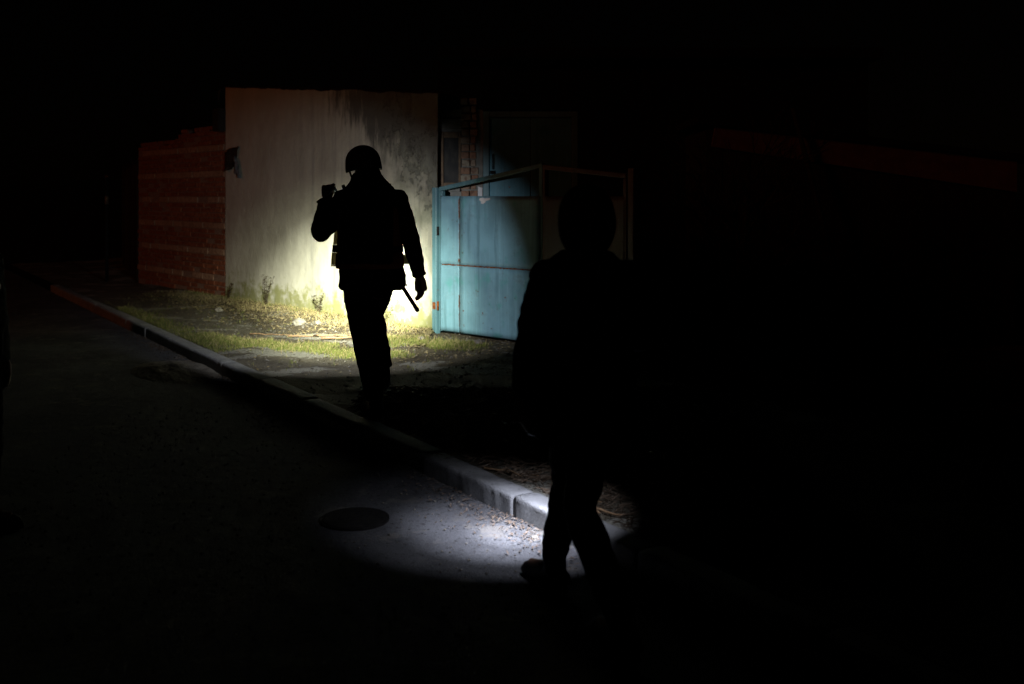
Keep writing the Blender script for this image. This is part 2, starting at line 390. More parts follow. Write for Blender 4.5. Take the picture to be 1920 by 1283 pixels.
# added wall, unseen, placed to shade the road, verge and kerb
gw = empty('shade_wall', (-6.5, -7, 0)); tag(gw, 'added tall wall at left, unseen, that shades the road and verge', 'wall')
box('shade_wall_body', -.15, .15, 0, 14.2, -.1, 3.5, MAT['greymortar'], gw); box('shade_wall_top', -.2, .2, -.05, 14.25, 3.503, 3.58, MAT['tar'], gw, .01)
box('low_shade_wall', -.12, .12, 14.26, 18.6, -.1, 1.30, MAT['greymortar'], gw)  # lower added piece that shades the kerb further along
zt = wall_top(0); zr = 3.40 - .093 * WLEN
rv = [(-.03, .03, zt - .06), (WLEN + .02, .03, zr - .06), (bx_ + .03, by_, zr - .06), (-.03, 3.2, zt - .06)]
mesh_obj('roof', rv + [(a, b, c + .09) for a, b, c in rv], [(0, 3, 2, 1), (4, 5, 6, 7), (0, 1, 5, 4), (1, 2, 6, 5), (2, 3, 7, 6), (3, 0, 4, 7)], MAT['tar'], ob)

# rag and bag caught on the plaster, beside its left corner
rg = empty('hanging_rag', (WL.x + .10 * wc, WL.y + .10 * wsn, 2.1), WA)
tag(rg, 'crumpled dark rag and grey plastic scrap hanging on plastered wall near its left corner', 'rag')
def sheet(name, outline_fn, mat, parent, n=14, seed=0., thick=.006):
    V = []; F = []
    for i in range(n + 1):
        for j in range(n + 1):
            a, b = i / n, j / n; x, z = outline_fn(a, b)
            V.append((x, -.035 - .035 * fbm(a, b, 3, seed) - .05 * math.sin(a * 5 + seed) * (1 - b * .5) * .5, z))
    for i in range(n):
        for j in range(n): F.append((i * (n + 1) + j, (i + 1) * (n + 1) + j, (i + 1) * (n + 1) + j + 1, i * (n + 1) + j + 1))
    o = mesh_obj(name, V, F, mat, parent, True); md = o.modifiers.new('t', 'SOLIDIFY'); md.thickness = thick; return o
sheet('rag', lambda a, b: (-.03 + .34 * a * (.6 + .5 * b) + .06 * b, -.02 + (.34 - .17 * a * (1 - b)) * b + .05 * a), MAT['rag'], rg, seed=1.)
sheet('plastic_scrap', lambda a, b: (.24 + .26 * a * (1 - .5 * b), -.06 + .30 * b - .07 * a), MAT['bag'], rg, seed=4.)
tube('nail', [(.14, .03, .33, .004), (.14, -.06, .335, .004)], MAT['rust'], rg, 6)

# ------------------------------------------------------------------ red brick wall left of the plaster
bw = empty('brick_wall', (WL.x, WL.y, 0), WA)
tag(bw, 'unfinished red brick wall with pale block courses and a stepped broken top', 'wall')
BL = 3.62; x0 = -BL
courses = []; z = .04; k = 0
while z < 3.1:
    if k % 5 == 4: courses.append((z, .092, 'pale')); z += .100
    else: courses.append((z, .066, 'red')); z += .0785
    k += 1
def btop(x): return 2.66 + .05 * (x + BL) + .09 * noise.noise((math.floor(x / .31) * 1.7, 2.2, .5)) + (.10 if -1.7 < x < -.5 else 0)
def brick_mesh(L, H, D, v):
    bm = bmesh.new(); add_box(bm, 0, L, 0, D, 0, H, .005)
    for q in bm.verts:
        q.co.y += .004 * noise.noise((q.co.x * 15 + v * 9, q.co.z * 30, v)); q.co.z += .002 * noise.noise((q.co.x * 20, v * 3, 1)); q.co.x += .003 * noise.noise((v * 5., q.co.z * 20, 4))
    me = bpy.data.meshes.new('brick'); bm.to_mesh(me); bm.free(); return me
RB = [brick_mesh(.245, .066, .11, v) for v in range(5)]; HB = [brick_mesh(.118, .066, .11, v + 9) for v in range(3)]; PB = [brick_mesh(.385, .092, .11, v + 20) for v in range(4)]
for me in RB + HB: me.materials.append(MAT['brick'])
PH = [brick_mesh(.17, .092, .11, v + 30) for v in range(2)]
for me in PB + PH: me.materials.append(MAT['pale'])
bricks = []
for ci, (z, h, kd) in enumerate(courses):
    L = .385 if kd == 'pale' else .245
    x = x0 - (L * .5 if ci % 2 else 0)
    while x < -.03:
        if x + .05 >= x0 and z + h < btop(x + L / 2):
            me = random.choice(PB if kd == 'pale' else RB)
            if x + L > -.004:
                if x + .12 < -.004 and kd == 'red': me = random.choice(HB)
                elif x + .172 < -.004 and kd == 'pale': me = random.choice(PH)
                else: x += L; continue
            bricks.append((me, (x + random.uniform(-.003, .003), .012 + random.uniform(-.012, .012), z + random.uniform(-.003, .003))))
        x += L + .011
bricks.sort(key=lambda b: (b[0] in PB, b[1][0]), reverse=True)        # the 300 that show largest stay single
for me, l in bricks[:296]:
    o = bpy.data.objects.new('brick' if me not in PB else 'pale_block', me); COL.objects.link(o); o.parent = bw; o.location = l
rest = bmesh.new()
for me, l in bricks[296:]:
    n0 = len(rest.verts); rest.from_mesh(me); rest.verts.ensure_lookup_table()
    bmesh.ops.translate(rest, vec=l, verts=rest.verts[n0:])
if len(rest.verts): tag(bm_obj('far_bricks', rest, MAT['brick'], bw), kind='stuff')
bm = bmesh.new(); xx = x0
while xx < -.01:
    x2 = min(xx + .275, -.006); add_box(bm, xx + (.004 if xx == x0 else 0), x2, .022, .20, -.1, btop((xx + x2) / 2) - .1); xx = x2
bm_obj('mortar_core', bm, MAT['mortar'], bw)
jb = empty('meter_box', (WL.x, WL.y, 2.72), WA); tag(jb, 'small dark metal box in the corner above the brick wall', 'box')
box('box_body', -.24, -.012, -.10, .02, 0, .36, MAT['metal'], jb, .008); box('box_lid', -.225, -.03, -.113, -.101, .02, .34, MAT['metal'], jb, .003)
tube('conduit', [(-.12, -.05, .36, .014), (-.12, -.05, .62, .014), (-.05, .0, .70, .014)], MAT['metal'], jb, 8)

# ------------------------------------------------------------------ dark timber fence further left
fx, fy = WL.x - BL * wc, WL.y - BL * wsn
tf = empty('timber_fence', (fx, fy, 0), WA - .30); tag(tf, 'dark board fence fading into the night left of the brick wall', 'fence')
fb = []
for v in range(4):
    bm = bmesh.new(); add_box(bm, 0, .135, 0, .022, .05, 2.25 + .05 * v, .003); me = bpy.data.meshes.new('board'); bm.to_mesh(me); bm.free(); me.materials.append(MAT['wood']); fb.append(me)
for i in range(34):
    o = bpy.data.objects.new('board', random.choice(fb)); COL.objects.link(o); o.parent = tf
    o.location = (-.20 - i * .148, random.uniform(-.008, .008), 0); o.rotation_euler = (0, random.uniform(-.012, .012), 0)
for zz in (.5, 1.8): box('rail', -5.2, -.06, .024, .07, zz, zz + .08, MAT['wood'], tf)
for xx in (-.06, -2.5, -5.0): box('post', xx - .1, xx, .072, .17, -.1, 2.3, MAT['wood'], tf)
gp = empty('iron_pipe_post', (-7.55, 18.55, 0)); tag(gp, 'thin iron pipe post with a pale ring painted as a glint, beside the board fence', 'post')
tube('pipe', [(0, 0, -.1, .03), (0, 0, 2.05, .03)], MAT['iron'], gp, 12); tube('collar', [(0, 0, 1.55, .034), (0, 0, 1.70, .034)], MAT['frame'], gp, 12); tube('cap', [(0, 0, 2.05, .035), (0, 0, 2.09, .02)], MAT['rust'], gp, 12)  # paler colour of the ring stands in for a small glint

# ------------------------------------------------------------------ yard building behind the gate
YB = 11.74
yb = empty('yard_building', (0, YB, 0)); tag(yb, 'dim brick and render yard building with small window seen over the blue gate', 'building')
wx0, wx1, wz0, wz1 = -.852, -.600, 1.81, 2.46
bm = bmesh.new()
add_box(bm, -.868, wx0, 0, .2, -.1, 2.72); add_box(bm, wx0, wx1, 0, .2, -.1, wz0); add_box(bm, wx0, wx1, 0, .2, wz1, 2.72)
add_box(bm, wx1, -.430, .035, .2, -.1, 2.72); add_box(bm, -.430, -.345, 0, .2, -.1, 2.72)
bm_obj('wall', bm, MAT['greymortar'], yb)
box('shade_dark_wall', .777, 4.2, 0, .2, -.1, 3.3, MAT['tar'], yb); box('shade_dark_fascia', -.868, .775, -.004, .2, 2.722, 3.3, MAT['tar'], yb)  # near-black colour stands in for night shade on these walls
box('roof', -.86, 4.3, -.22, 4, 3.3, 3.42, MAT['tar'], yb)
wn_ = empty('window', (0, 0, 0)); wn_.parent = yb
box('frame', wx0 - .004, wx0 + .045, -.02, .08, wz0, wz1, MAT['frame'], wn_, .004); box('frame', wx1 - .03, wx1 - .002, -.012, .08, wz0, wz1, MAT['frame'], wn_, .004)
box('frame', wx0 + .046, wx1 - .031, -.016, .08, wz1 - .07, wz1 - .002, MAT['frame'], wn_, .004); box('frame', wx0 + .046, wx1 - .031, -.016, .08, wz0 + .002, wz0 + .05, MAT['frame'], wn_, .004)
box('pane', wx0 + .046, wx1 - .031, .03, .036, wz0 + .051, wz1 - .071, MAT['glass'], wn_)
box('sill', wx0 - .03, wx1 - .01, -.06, -.001, wz0 - .06, wz0 - .005, MAT['greymortar'], wn_, .006)
box('lintel', wx0 - .02, wx1 + .02, -.018, -.002, wz1 + .02, wz1 + .16, MAT['greymortar'], yb, .006)
MB_ = [brick_mesh(w, .078, .1, 40 + i) for i, w in enumerate((.115, .105, .09, .075, .06))]
for me in MB_: me.materials.append(MAT['mixbrick'])
for i in range(30):
    z = .15 + i * .0905; x = wx1 + .003 + random.uniform(-.012, .012)
    a = random.choice(MB_[:3]); wa = max(v.co.x for v in a.vertices)
    for me, xx in ((a, x), (random.choice(MB_[2:]), x + wa + .012)):
        if xx > -.455: continue
        o = bpy.data.objects.new('brick', me); COL.objects.link(o); o.parent = yb; o.location = (xx, -.028 + random.uniform(-.012, .012), z); o.rotation_euler = (random.uniform(-.03, .03), random.uniform(-.03, .03), random.uniform(-.08, .08))
o = mesh_obj('paper_notice', [(-.405, -.006, 1.66), (-.352, -.006, 1.655), (-.350, -.008, 1.80), (-.40, -.012, 1.815)], [(0, 1, 2, 3)], MAT['paper'], yb)
md = o.modifiers.new('t', 'SOLIDIFY'); md.thickness = .002
dr = empty('blue_metal_door', (-.345, YB, 0)); tag(dr, 'dark blue metal door with bolt handle, half hidden behind the gate', 'door')
box('door_frame', .004, .075, -.015, .1, -.05, 2.70, MAT['blue_frame'], dr, .004); box('door_frame', 1.05, 1.12, -.015, .1, -.05, 2.70, MAT['blue_frame'], dr, .004)
box('door_frame', .076, 1.049, -.012, .1, 2.63, 2.70, MAT['blue_frame'], dr, .004)
box('door_leaf', .082, .56, .004, .05, .02, 2.62, MAT['door'], dr, .004); box('door_leaf', .568, 1.044, .004, .05, .02, 2.62, MAT['door'], dr, .004)
h = tube('handle', [(.12, .0, 2.02, .007), (.12, -.05, 2.02, .007), (.12, -.055, 2.10, .007), (.12, -.052, 2.19, .007), (.12, 0, 2.19, .007)], MAT['iron'], dr, 8)
box('bolt', .085, .15, -.018, .003, 1.96, 2.0, MAT['iron'], dr, .003)

# ------------------------------------------------------------------ the blue double gate
def prism(name, poly, y0, y1, mat, parent, bevel=.0):
    n = len(poly); V = [(a, y0, b) for a, b in poly] + [(a, y1, b) for a, b in poly]
    F = [tuple(range(n)), tuple(range(2 * n - 1, n - 1, -1))] + [(i, i + n, (i + 1) % n + n, (i + 1) % n) for i in range(n)]
    o = mesh_obj(name, V, F, mat, parent)
    bm = bmesh.new(); bm.from_mesh(o.data); bmesh.ops.recalc_face_normals(bm, faces=bm.faces)
    if bevel: bmesh.ops.bevel(bm, geom=list(bm.edges), offset=bevel, segments=1, affect='EDGES')
    bm.to_mesh(o.data); bm.free(); return o
def gate_leaf(loc, ang, L, hl, hr, label, seam, FR='blue_frame', PN='blue'):
    g = empty('gate_leaf', (*loc, 0), ang); tag(g, label, 'gate', 'two leaves of the double gate')
    zb, zp = .165, 1.70
    W_ = .05
    prism('stile', [(0, zb - .01), (W_, zb - .01), (W_, hl - .015), (0, hl - .02)], -.02, .03, MAT[FR], g, .003)
    prism('stile', [(L - W_, zb - .01), (L, zb - .01), (L, hr), (L - W_, hr - .005)], -.02, .03, MAT[FR], g, .003)
    prism('top_rail', [(.0, hl - .018), (L - .002, hr + .002), (L - .002, hr + .045), (.0, hl + .03)], -.022, .032, MAT[FR], g, .003)
    prism('bottom_rail', [(W_ + .002, zb - .01), (L - W_ - .002, zb - .01), (L - W_ - .002, zb + .04), (W_ + .002, zb + .04)], -.008, .028, MAT[FR], g, .003)
    prism('panel_rail', [(W_ + .002, zp - .035), (L - W_ - .002, zp - .035), (L - W_ - .002, zp - .004), (W_ + .002, zp - .004)], .0, .028, MAT[FR], g, .002)
    for (a, b, c, d, dy) in ((W_ * .5, seam - .0006, .925, zp, 0), (seam + .0006, L - W_ * .5, .925, zp, .0015), (W_ * .5, seam - .0006, zb, .917, -.001), (seam + .0006, L - W_ * .5, zb, .917, .0)):
        nx, nz = 14, 14; V = []; F = []
        for i in range(nx + 1):
            for j in range(nz + 1):
                x, z = a + (b - a) * i / nx, c + (d - c) * j / nz
                ed = min(i, nx - i, j, nz - j) / nx
                V.append((x, -.024 + dy + .012 * min(ed * 4, 1) * fbm(x, z, 1.6, loc[0]) - (.004 * fbm(x, z, 11) if ed == 0 else 0), z + (.004 * fbm(x, z, 14) if j in (0, nz) else 0)))
        for i in range(nx):
            for j in range(nz): F.append((i * (nz + 1) + j, (i + 1) * (nz + 1) + j, (i + 1) * (nz + 1) + j + 1, i * (nz + 1) + j + 1))
        o = mesh_obj('panel', V, F, MAT[PN], g, True); md = o.modifiers.new('t', 'SOLIDIFY'); md.thickness = .003
    bm = bmesh.new()                                                     # rough weld bead along the sheet joint
    for i in range(60):
        x = .06 + (L - .12) * i / 59; add_box(bm, x, x + .02, -.029 - random.uniform(0, .004), -.02, .916 + random.uniform(-.004, .002), .926 + random.uniform(-.002, .004))
    bm_obj('weld_seam', bm, MAT['rust'], g)
    return g
GA = Vector((-.825, 11.47)); GM = Vector((.33, 10.40)); GB = Vector((1.06, 9.02))
a1 = math.atan2((GM - GA).y, (GM - GA).x); L1 = (GM - GA).length
g1 = gate_leaf(GA, a1, L1, 1.775, 2.00, 'light blue sheet metal gate leaf lit by torch, rust streaks and a pale scrap', .335)
for zz, mt in ((.44, 'rust'), (1.30, 'iron')):
    tube('hinge', [(-.012, -.03, zz - .05, .014), (-.012, -.03, zz + .05, .014)], MAT[mt], g1, 10)
# torn white scrap stuck near the top
V = []; F = []; nn = 14; cx, cz = .735, 1.655
for i in range(nn): 
    th = 2 * math.pi * i / nn; r = 1 + .35 * math.sin(3 * th + 1) + .2 * math.sin(7 * th); V.append((cx + .075 * r * math.cos(th), -.031 + .004 * math.sin(2 * th), cz + .030 * r * math.sin(th) + .01 * math.cos(th)))
V.append((cx, -.036, cz)); F = [(i, (i + 1) % nn, nn) for i in range(nn)]
o = mesh_obj('paper_scrap', V, F, MAT['paper'], g1); md = o.modifiers.new('t', 'SOLIDIFY'); md.thickness = .002
a2 = math.atan2((GB - GM).y, (GB - GM).x); L2 = (GB - GM).length
off = Vector((math.cos(a2), math.sin(a2))) * .012
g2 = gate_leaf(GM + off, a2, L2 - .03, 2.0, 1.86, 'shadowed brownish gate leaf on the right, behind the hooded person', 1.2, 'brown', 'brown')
p1 = empty('gate_post', (-.875, 11.49, 0), a1); tag(p1, 'blue steel gate post at the end of the plastered wall', 'post', 'gate posts')
box('post_tube', -.035, .035, -.035, .035, -.1, 1.80, MAT['blue_frame'], p1, .005); box('hinge_plate', -.02, .03, -.042, -.036, .40, .48, MAT['rust'], p1, .001)
p2 = empty('gate_post', (1.10, 8.94, 0), a2); tag(p2, 'dark gate post at the far right end of the gate', 'post', 'gate posts')
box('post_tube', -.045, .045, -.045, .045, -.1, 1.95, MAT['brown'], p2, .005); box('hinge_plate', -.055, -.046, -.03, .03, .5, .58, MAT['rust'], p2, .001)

# ------------------------------------------------------------------ lean-to shed and bare tree at the right
sh = empty('lean_to_shed', (2.05, 10.5, 0)); tag(sh, 'dark lean-to shed with a long sloping verge board catching faint red light', 'shed')
prism('verge_board', [(.04, 2.22), (3.25, 1.74), (3.25, 2.08), (.08, 2.44)], -.06, -.03, MAT['fascia'], sh, .004)
prism('roof', [(-.12, 2.46), (3.5, 2.05), (3.5, 2.11), (-.12, 2.53)], -.14, 3.0, MAT['tar'], sh)
sb = []
for i in range(22):
    zt_ = 2.40 - .115 * (.15 * i) ; bm = bmesh.new(); add_box(bm, 0, .138, 0, .022, 0, zt_, .002)
    o = bm_obj('board', bm, MAT['wood'], sh); o.location = (.03 + i * .147, random.uniform(-.003, .003), 0)  # boards coloured near black in place of shade below the lit strip
box('side_wall', .0, .03, .03, 2.9, 0, 2.4, MAT['wood'], sh)
def branchy(name, loc, h, seed, label, mat):
    rnd = random.Random(seed); t = empty(name, loc); tag(t, label, 'tree')
    pts = []; x = y = 0.
    for i in range(9):
        z = h * i / 8; x += rnd.uniform(-.05, .05); y += rnd.uniform(-.05, .05); pts.append((x, y, z, .085 * (1 - .75 * i / 8) + .008))
    tube('trunk', pts, mat, t, 9)
    GV = []; GF = []
    def grow(p, d, L, r, dep):
        q = [(*p, r)]; cur = Vector(p); dd = Vector(d).normalized()
        for i in range(4):
            dd = (dd + Vector((rnd.uniform(-.25, .25), rnd.uniform(-.25, .25), rnd.uniform(-.12, .22)))).normalized()
            cur = cur + dd * L / 4; q.append((*cur, max(r * (1 - .2 * (i + 1)), .002)))
            if dep and i > 0:
                for _ in range(2): grow(cur, dd + Vector((rnd.uniform(-1, 1), rnd.uniform(-1, 1), rnd.uniform(-.3, .8))), L * .58, r * .5, dep - 1)
        v, f = tube_geo(q, 5); k = len(GV); GV.extend(v); GF.extend([tuple(j + k for j in ff) for ff in f])
    for i in range(3, 9):
        p = pts[i]
        for _ in range(2):
            th = rnd.uniform(0, 6.28); grow(p[:3], (math.cos(th), math.sin(th), rnd.uniform(.2, .9)), h * .36, p[3] * .5, 2)
    mesh_obj('crown', GV, GF, mat, t, True); return t
branchy('bare_tree', (2.15, 9.2, 0), 1.75, 3, 'bare leafless tree barely visible in the dark before the shed', MAT['bark'])

lp = empty('shadow_pole', (3.55, 10.22, 0)); tag(lp, 'dark pole standing in for a branch shadow across the shed board', 'pole')
tube('shaft', [(.0, -.1, .0, .03), (-.28, .06, 1.2, .03), (-.62, .17, 2.62, .026)], MAT['wood'], lp, 8)  # added in place of a branch's shadow on the board

# ------------------------------------------------------------------ small things on the ground
def rock(name, loc, r, seed, mat, label, cat, group=None, flat=.65):
    v, f = ell_geo((0, 0, 0), (r, r * .8, r * flat), 12, 8)
    v = [p * (1 + .35 * noise.noise(p * (2.2 / r) + Vector((seed, 0, 0))) + .14 * noise.noise(p * (6 / r) + Vector((seed, 3, 0)))) for p in v]
    o = mesh_obj(name, v, f, mat); o.location = (loc[0], loc[1], loc[2] + r * flat * .45); o.rotation_euler = (0, 0, seed)
    return tag(o, label, cat, group)
rock('stone', (-2.62, 12.25, verge_z(-2.62, 12.25)), .085, 1, MAT['stone'], 'pale chunk of stone lying in the leaf litter before the plastered wall', 'stone')
rock('stone', (-2.40, 12.30, verge_z(-2.4, 12.3)), .05, 2, MAT['stone'], 'small pale pebble right of the larger pale stone', 'stone')
rock('stone', (-4.02, 13.65, verge_z(-4.02, 13.65)), .06, 3, MAT['stone'], 'small pale stone in the weeds near the brick corner', 'stone')
rock('stone', (-.98, 10.75, verge_z(-.98, 10.75)), .05, 4, MAT['stone'], 'white pebble in the grass right of the helmeted person', 'stone')
rock('stone', (-.35, 10.62, verge_z(-.35, 10.62)), .06, 5, MAT['dirt'], 'grey lump of rubble by the foot of the blue gate', 'stone')
rock('stone', (.115, 4.93, 0), .022, 6, MAT['dirt'], 'tan pebble in the gutter at the foot of the kerb', 'stone')
# dirt spilled against the kerb
V = []; F = []; n = 36
mx, my = kerb_pt(5.75, -.22)
for i in range(n + 1):
    for j in range(n + 1):
        a, b = -1 + 2 * i / n, -1 + 2 * j / n; r = math.hypot(a, b)
        s, t = a * .75, b * .42
        hh = max(0, 1 - r) ** .8 * (.07 + .03 * fbm(a, b, 3)) + .012 * fbm(a, b, 9) * max(0, 1 - r)
        x, y = kerb_pt(5.75 + s, -.30 + t); V.append((x - mx, y - my, max(hh, 0) - .006))
for i in range(n):
    for j in range(n): F.append((i * (n + 1) + j, i * (n + 1) + j + 1, (i + 1) * (n + 1) + j + 1, (i + 1) * (n + 1) + j))
o = mesh_obj('dirt_pile', V, F, MAT['dirt'], None, True); o.location = (mx, my, 0); tag(o, 'low pile of loose dirt spilled against the kerb at left', 'dirt pile')
# small iron cover in the road
cv = empty('utility_cover', (-.826, 5.23, 0)); tag(cv, 'small round dark iron cover set in the road at left of torchlight', 'cover')
v, f = tube_geo([(0, 0, -.02, .165), (0, 0, .011, .165), (0, 0, .013, .160), (0, 0, .013, .001)], 40); mesh_obj('lid', v, f, MAT['iron'], cv)
V = []; F = []
for i in range(48):
    th = 2 * math.pi * i / 48
    for r, z in ((.168, -.02), (.168, .010), (.180, .010), (.182, -.02)): V.append((r * math.cos(th), r * math.sin(th), z))
for i in range(48):
    for k in range(3): F.append((i * 4 + k, i * 4 + k + 1, ((i + 1) % 48) * 4 + k + 1, ((i + 1) % 48) * 4 + k))
mesh_obj('rim', V, F, MAT['iron'], cv)
bm = bmesh.new()
for i in range(-4, 5):
    for j in range(-4, 5):
        if math.hypot(i, j) < 4.1: add_box(bm, i * .036 - .011, i * .036 + .011, j * .036 - .011, j * .036 + .011, .012, .0137)
bm_obj('tread', bm, MAT['iron'], cv)
def twig(loc, L, ang, label, seed, r=.008, forks=2):
    rnd = random.Random(seed); t = empty('fallen_twig', loc, ang); tag(t, label, 'twig', 'dead twigs on the ground')
    pts = [(L * (i / 8 - .5), .04 * rnd.uniform(-1, 1) * L, r + .012 * rnd.random(), r * (1 - .6 * i / 8)) for i in range(9)]
    tube('stem', pts, MAT['twig'], t, 7)
    for k in range(forks):
        p = pts[2 + 2 * k + rnd.randint(0, 1)]; sg = rnd.choice((-1, 1))
        tube('side_shoot', [(p[0], p[1], p[2], r * .6), (p[0] + .1 * L, p[1] + sg * .1 * L, p[2] + .02, r * .5), (p[0] + .28 * L, p[1] + sg * .18 * L, p[2] + .015, r * .2)], MAT['twig'], t, 6)
    return t
TW = [((.40, 5.05), .42, -.75, 'crooked brown twig on the verge just right of the hooded person\'s leg', .011, 2),
      ((.0, 5.72), .36, -.5, 'bent dead twig lying on the back edge of the kerb', .008, 2),
      ((-.22, 6.15), .5, .2, 'long thin dead twig on the dark verge behind the kerb', .006, 3),
      ((-2.15, 11.25), .75, .12, 'straw coloured stick on the concrete before the plastered wall', .011, 1),
      ((-1.62, 10.95), .95, .03, 'long pale stick beside the helmeted person\'s left knee', .010, 1),
      ((-2.75, 11.35), .5, -.1, 'short yellow stick left of the longer sticks', .009, 0)]
for i, (p, L, a, lb, r, fk) in enumerate(TW): twig((p[0], p[1], verge_z(*p)), L, a, lb, i, r, fk)
# dry weed at the wall foot
def weed(loc, h, seed, label):
    rnd = random.Random(seed); t = empty('dry_weed', loc); tag(t, label, 'weed', 'weeds along the wall')
    for k in range(5):
        th = rnd.uniform(0, 6.28); pts = [(0, 0, -.03, .005)]; x = y = 0
        for i in range(1, 7): x += math.cos(th) * .03 * h * 2 + rnd.uniform(-.015, .015); y += math.sin(th) * .02; pts.append((x, y, h * i / 6 * rnd.uniform(.9, 1.05), .0045 * (1 - .12 * i)))
        tube('stem', pts, MAT['bark'], t, 5)
        GV = []; GF = []
        for p in pts[2:]:
            for _ in range(3):
                a = rnd.uniform(0, 6.28); s = rnd.uniform(.018, .04); d = Vector((math.cos(a), math.sin(a), rnd.uniform(-.4, .6))) * s; w = Vector((-d.y, d.x, .3 * s)) * .4; c = Vector(p[:3]); k0 = len(GV)
                GV += [c, c + d * .5 + w, c + d, c + d * .5 - w]; GF.append((k0, k0 + 1, k0 + 2, k0 + 3))
        mesh_obj('leaves', GV, GF, MAT['weed'], t)
def on_wall(u, off=.10): return (WL.x + u * wc + off * wsn, WL.y + u * wsn - off * wc)
for u, h, lb in ((1.55, .42, 'taller dry brown weed standing against the plastered wall'), (.35, .22, 'low leafy weed at the left corner of the plastered wall'), (3.05, .25, 'yellowish weed at the wall foot left of the helmeted person'), (4.55, .28, 'dry weed at the wall foot right of the helmeted person')):
    x, y = on_wall(u, .12); weed((x, y, verge_z(x, y)), h, int(u * 10), lb)

# ------------------------------------------------------------------ grass, leaves, gravel (stuff)
def blades(name, spots, mat, label, cat, h0, h1, w0, lean=.6):
    V = []; F = []
    for (x, y, z) in spots:
        h = random.uniform(h0, h1); w = w0 * random.uniform(.6, 1.3); a = random.uniform(0, 6.283); ca, sa = math.cos(a), math.sin(a)
        b = random.uniform(0, 6.283); l = random.uniform(.15, 1) * lean * h; dx, dy = math.cos(b) * l, math.sin(b) * l; k = len(V)
        V += [(x - ca * w, y - sa * w, z - .01), (x + ca * w, y + sa * w, z - .01), (x + dx * .4 + ca * w * .7, y + dy * .4 + sa * w * .7, z + h * .6), (x + dx * .4 - ca * w * .7, y + dy * .4 - sa * w * .7, z + h * .6), (x + dx, y + dy, z + h * random.uniform(.75, 1))]
        F += [(k, k + 1, k + 2, k + 3), (k + 3, k + 2, k + 4)]
    return tag(mesh_obj(name, V, F, mat), label, cat, kind='stuff')
def scatter(n, fn, xr, yr):
    out = []
    tries = 0
    while len(out) < n and tries < n * 40:
        tries += 1; x, y = random.uniform(*xr), random.uniform(*yr); s, t = st_of(x, y)
        if t < .17: continue
        if x < -.86 and wl(x, y)[1] > -.03: continue
        if random.random() < fn(x, y): out.append((x, y, verge_z(x, y)))
    return out
def seg_d(x, y, a, b):
    p = Vector((x, y)); A = Vector(a); B = Vector(b); d = B - A; q = max(0, min(1, (p - A).dot(d) / d.length_squared)); return (p - A - d * q).length
def grass_f(x, y):
    n = fbm(x, y, 2.2, 1.)
    g = 0
    d = seg_d(x, y, (-3.6, 11.2), (-1.3, 9.85)); g = max(g, 1 - d / (.34 + .22 * n))
    d = seg_d(x, y, (-1.35, 10.75), (-.55, 10.55)); g = max(g, 1 - d / (.36 + .2 * n))
    d = seg_d(x, y, (-3.0, 10.3), (-5.5, 14)); g = max(g, .42 - d / (.7 + .5 * n))
    if x < -.9:
        w = -wl(x, y)[1]; g = max(g, .40 - w / (.55 + .45 * n))
    return max(0, g + .22 * fbm(x, y, 7., 3.) - .06) ** 1.2
gs = scatter(26000, grass_f, (-6.2, -.2), (9.0, 16.5))
blades('grass', gs, MAT['grass'], 'short green grass in patches on the verge', 'grass', .012, .050, .0026)
gs = scatter(5000, lambda x, y: max(0, grass_f(x, y) * .8 + (.35 if x < -.9 and -wl(x, y)[1] < .5 + .4 * fbm(x, y, 2) else 0)), (-6.2, -.2), (9.2, 16.5))
blades('dry_grass', gs, MAT['drygrass'], 'straw coloured dead grass blades mixed into the verge', 'dry grass', .025, .085, .0022, 1.6)
def flakes(name, spots, mat, label, cat, s0, s1, asp=.6):
    V = []; F = []
    for (x, y, z) in spots:
        s = random.uniform(s0, s1); a = random.uniform(0, 6.283); ca, sa = math.cos(a), math.sin(a); w = s * asp * random.uniform(.5, 1); t1, t2 = random.uniform(-.5, .5), random.uniform(-.4, .4); k = len(V)
        z += .004
        def P(u, v, h): return (x + ca * u - sa * v, y + sa * u + ca * v, z + h + .3 * s)
        V += [P(-s, 0, -t1 * s), P(-.2 * s, w, t2 * w + .1 * s), P(s, 0, t1 * s), P(-.1 * s, -w, -t2 * w + .1 * s), P(0, 0, -.08 * s)]
        F += [(k, k + 4, k + 1), (k + 1, k + 4, k + 2), (k + 2, k + 4, k + 3), (k + 3, k + 4, k)]
    return tag(mesh_obj(name, V, F, mat), label, cat, kind='stuff')
def leaf_f(x, y):
    if x > -.9: return .12 if y < 10.9 else 0
    w = -wl(x, y)[1]; n = fbm(x, y, 1.6, 5.)
    return max(.03, min(1, 1.15 - w / (1.1 + .7 * n)) if w > 0 else 0)
flakes('leaf_litter', scatter(8000, leaf_f, (-6, 0), (8.8, 16.2)), MAT['leaf'], 'brown fallen leaves scattered along the plastered wall', 'leaves', .009, .027)
flakes('verge_litter', scatter(13000, lambda x, y: .8, (-1.2, 1.6), (4.2, 8.2)), MAT['straw'], 'dead stalks and leaf shreds on the verge behind the kerb', 'litter', .012, .055, .07)
gut = []
while len(gut) < 5200:
    s = random.uniform(-3, 9); t = -abs(random.gauss(0, .13)) - .004
    if random.random() < .35 + .5 * fbm(s, 0, 1.7): x, y = kerb_pt(s, t); gut.append((x, y, .003))
flakes('gutter_litter', gut, MAT['litter'], 'leaf crumbs and grit collected in the gutter along the kerb', 'litter', .003, .017, .4)
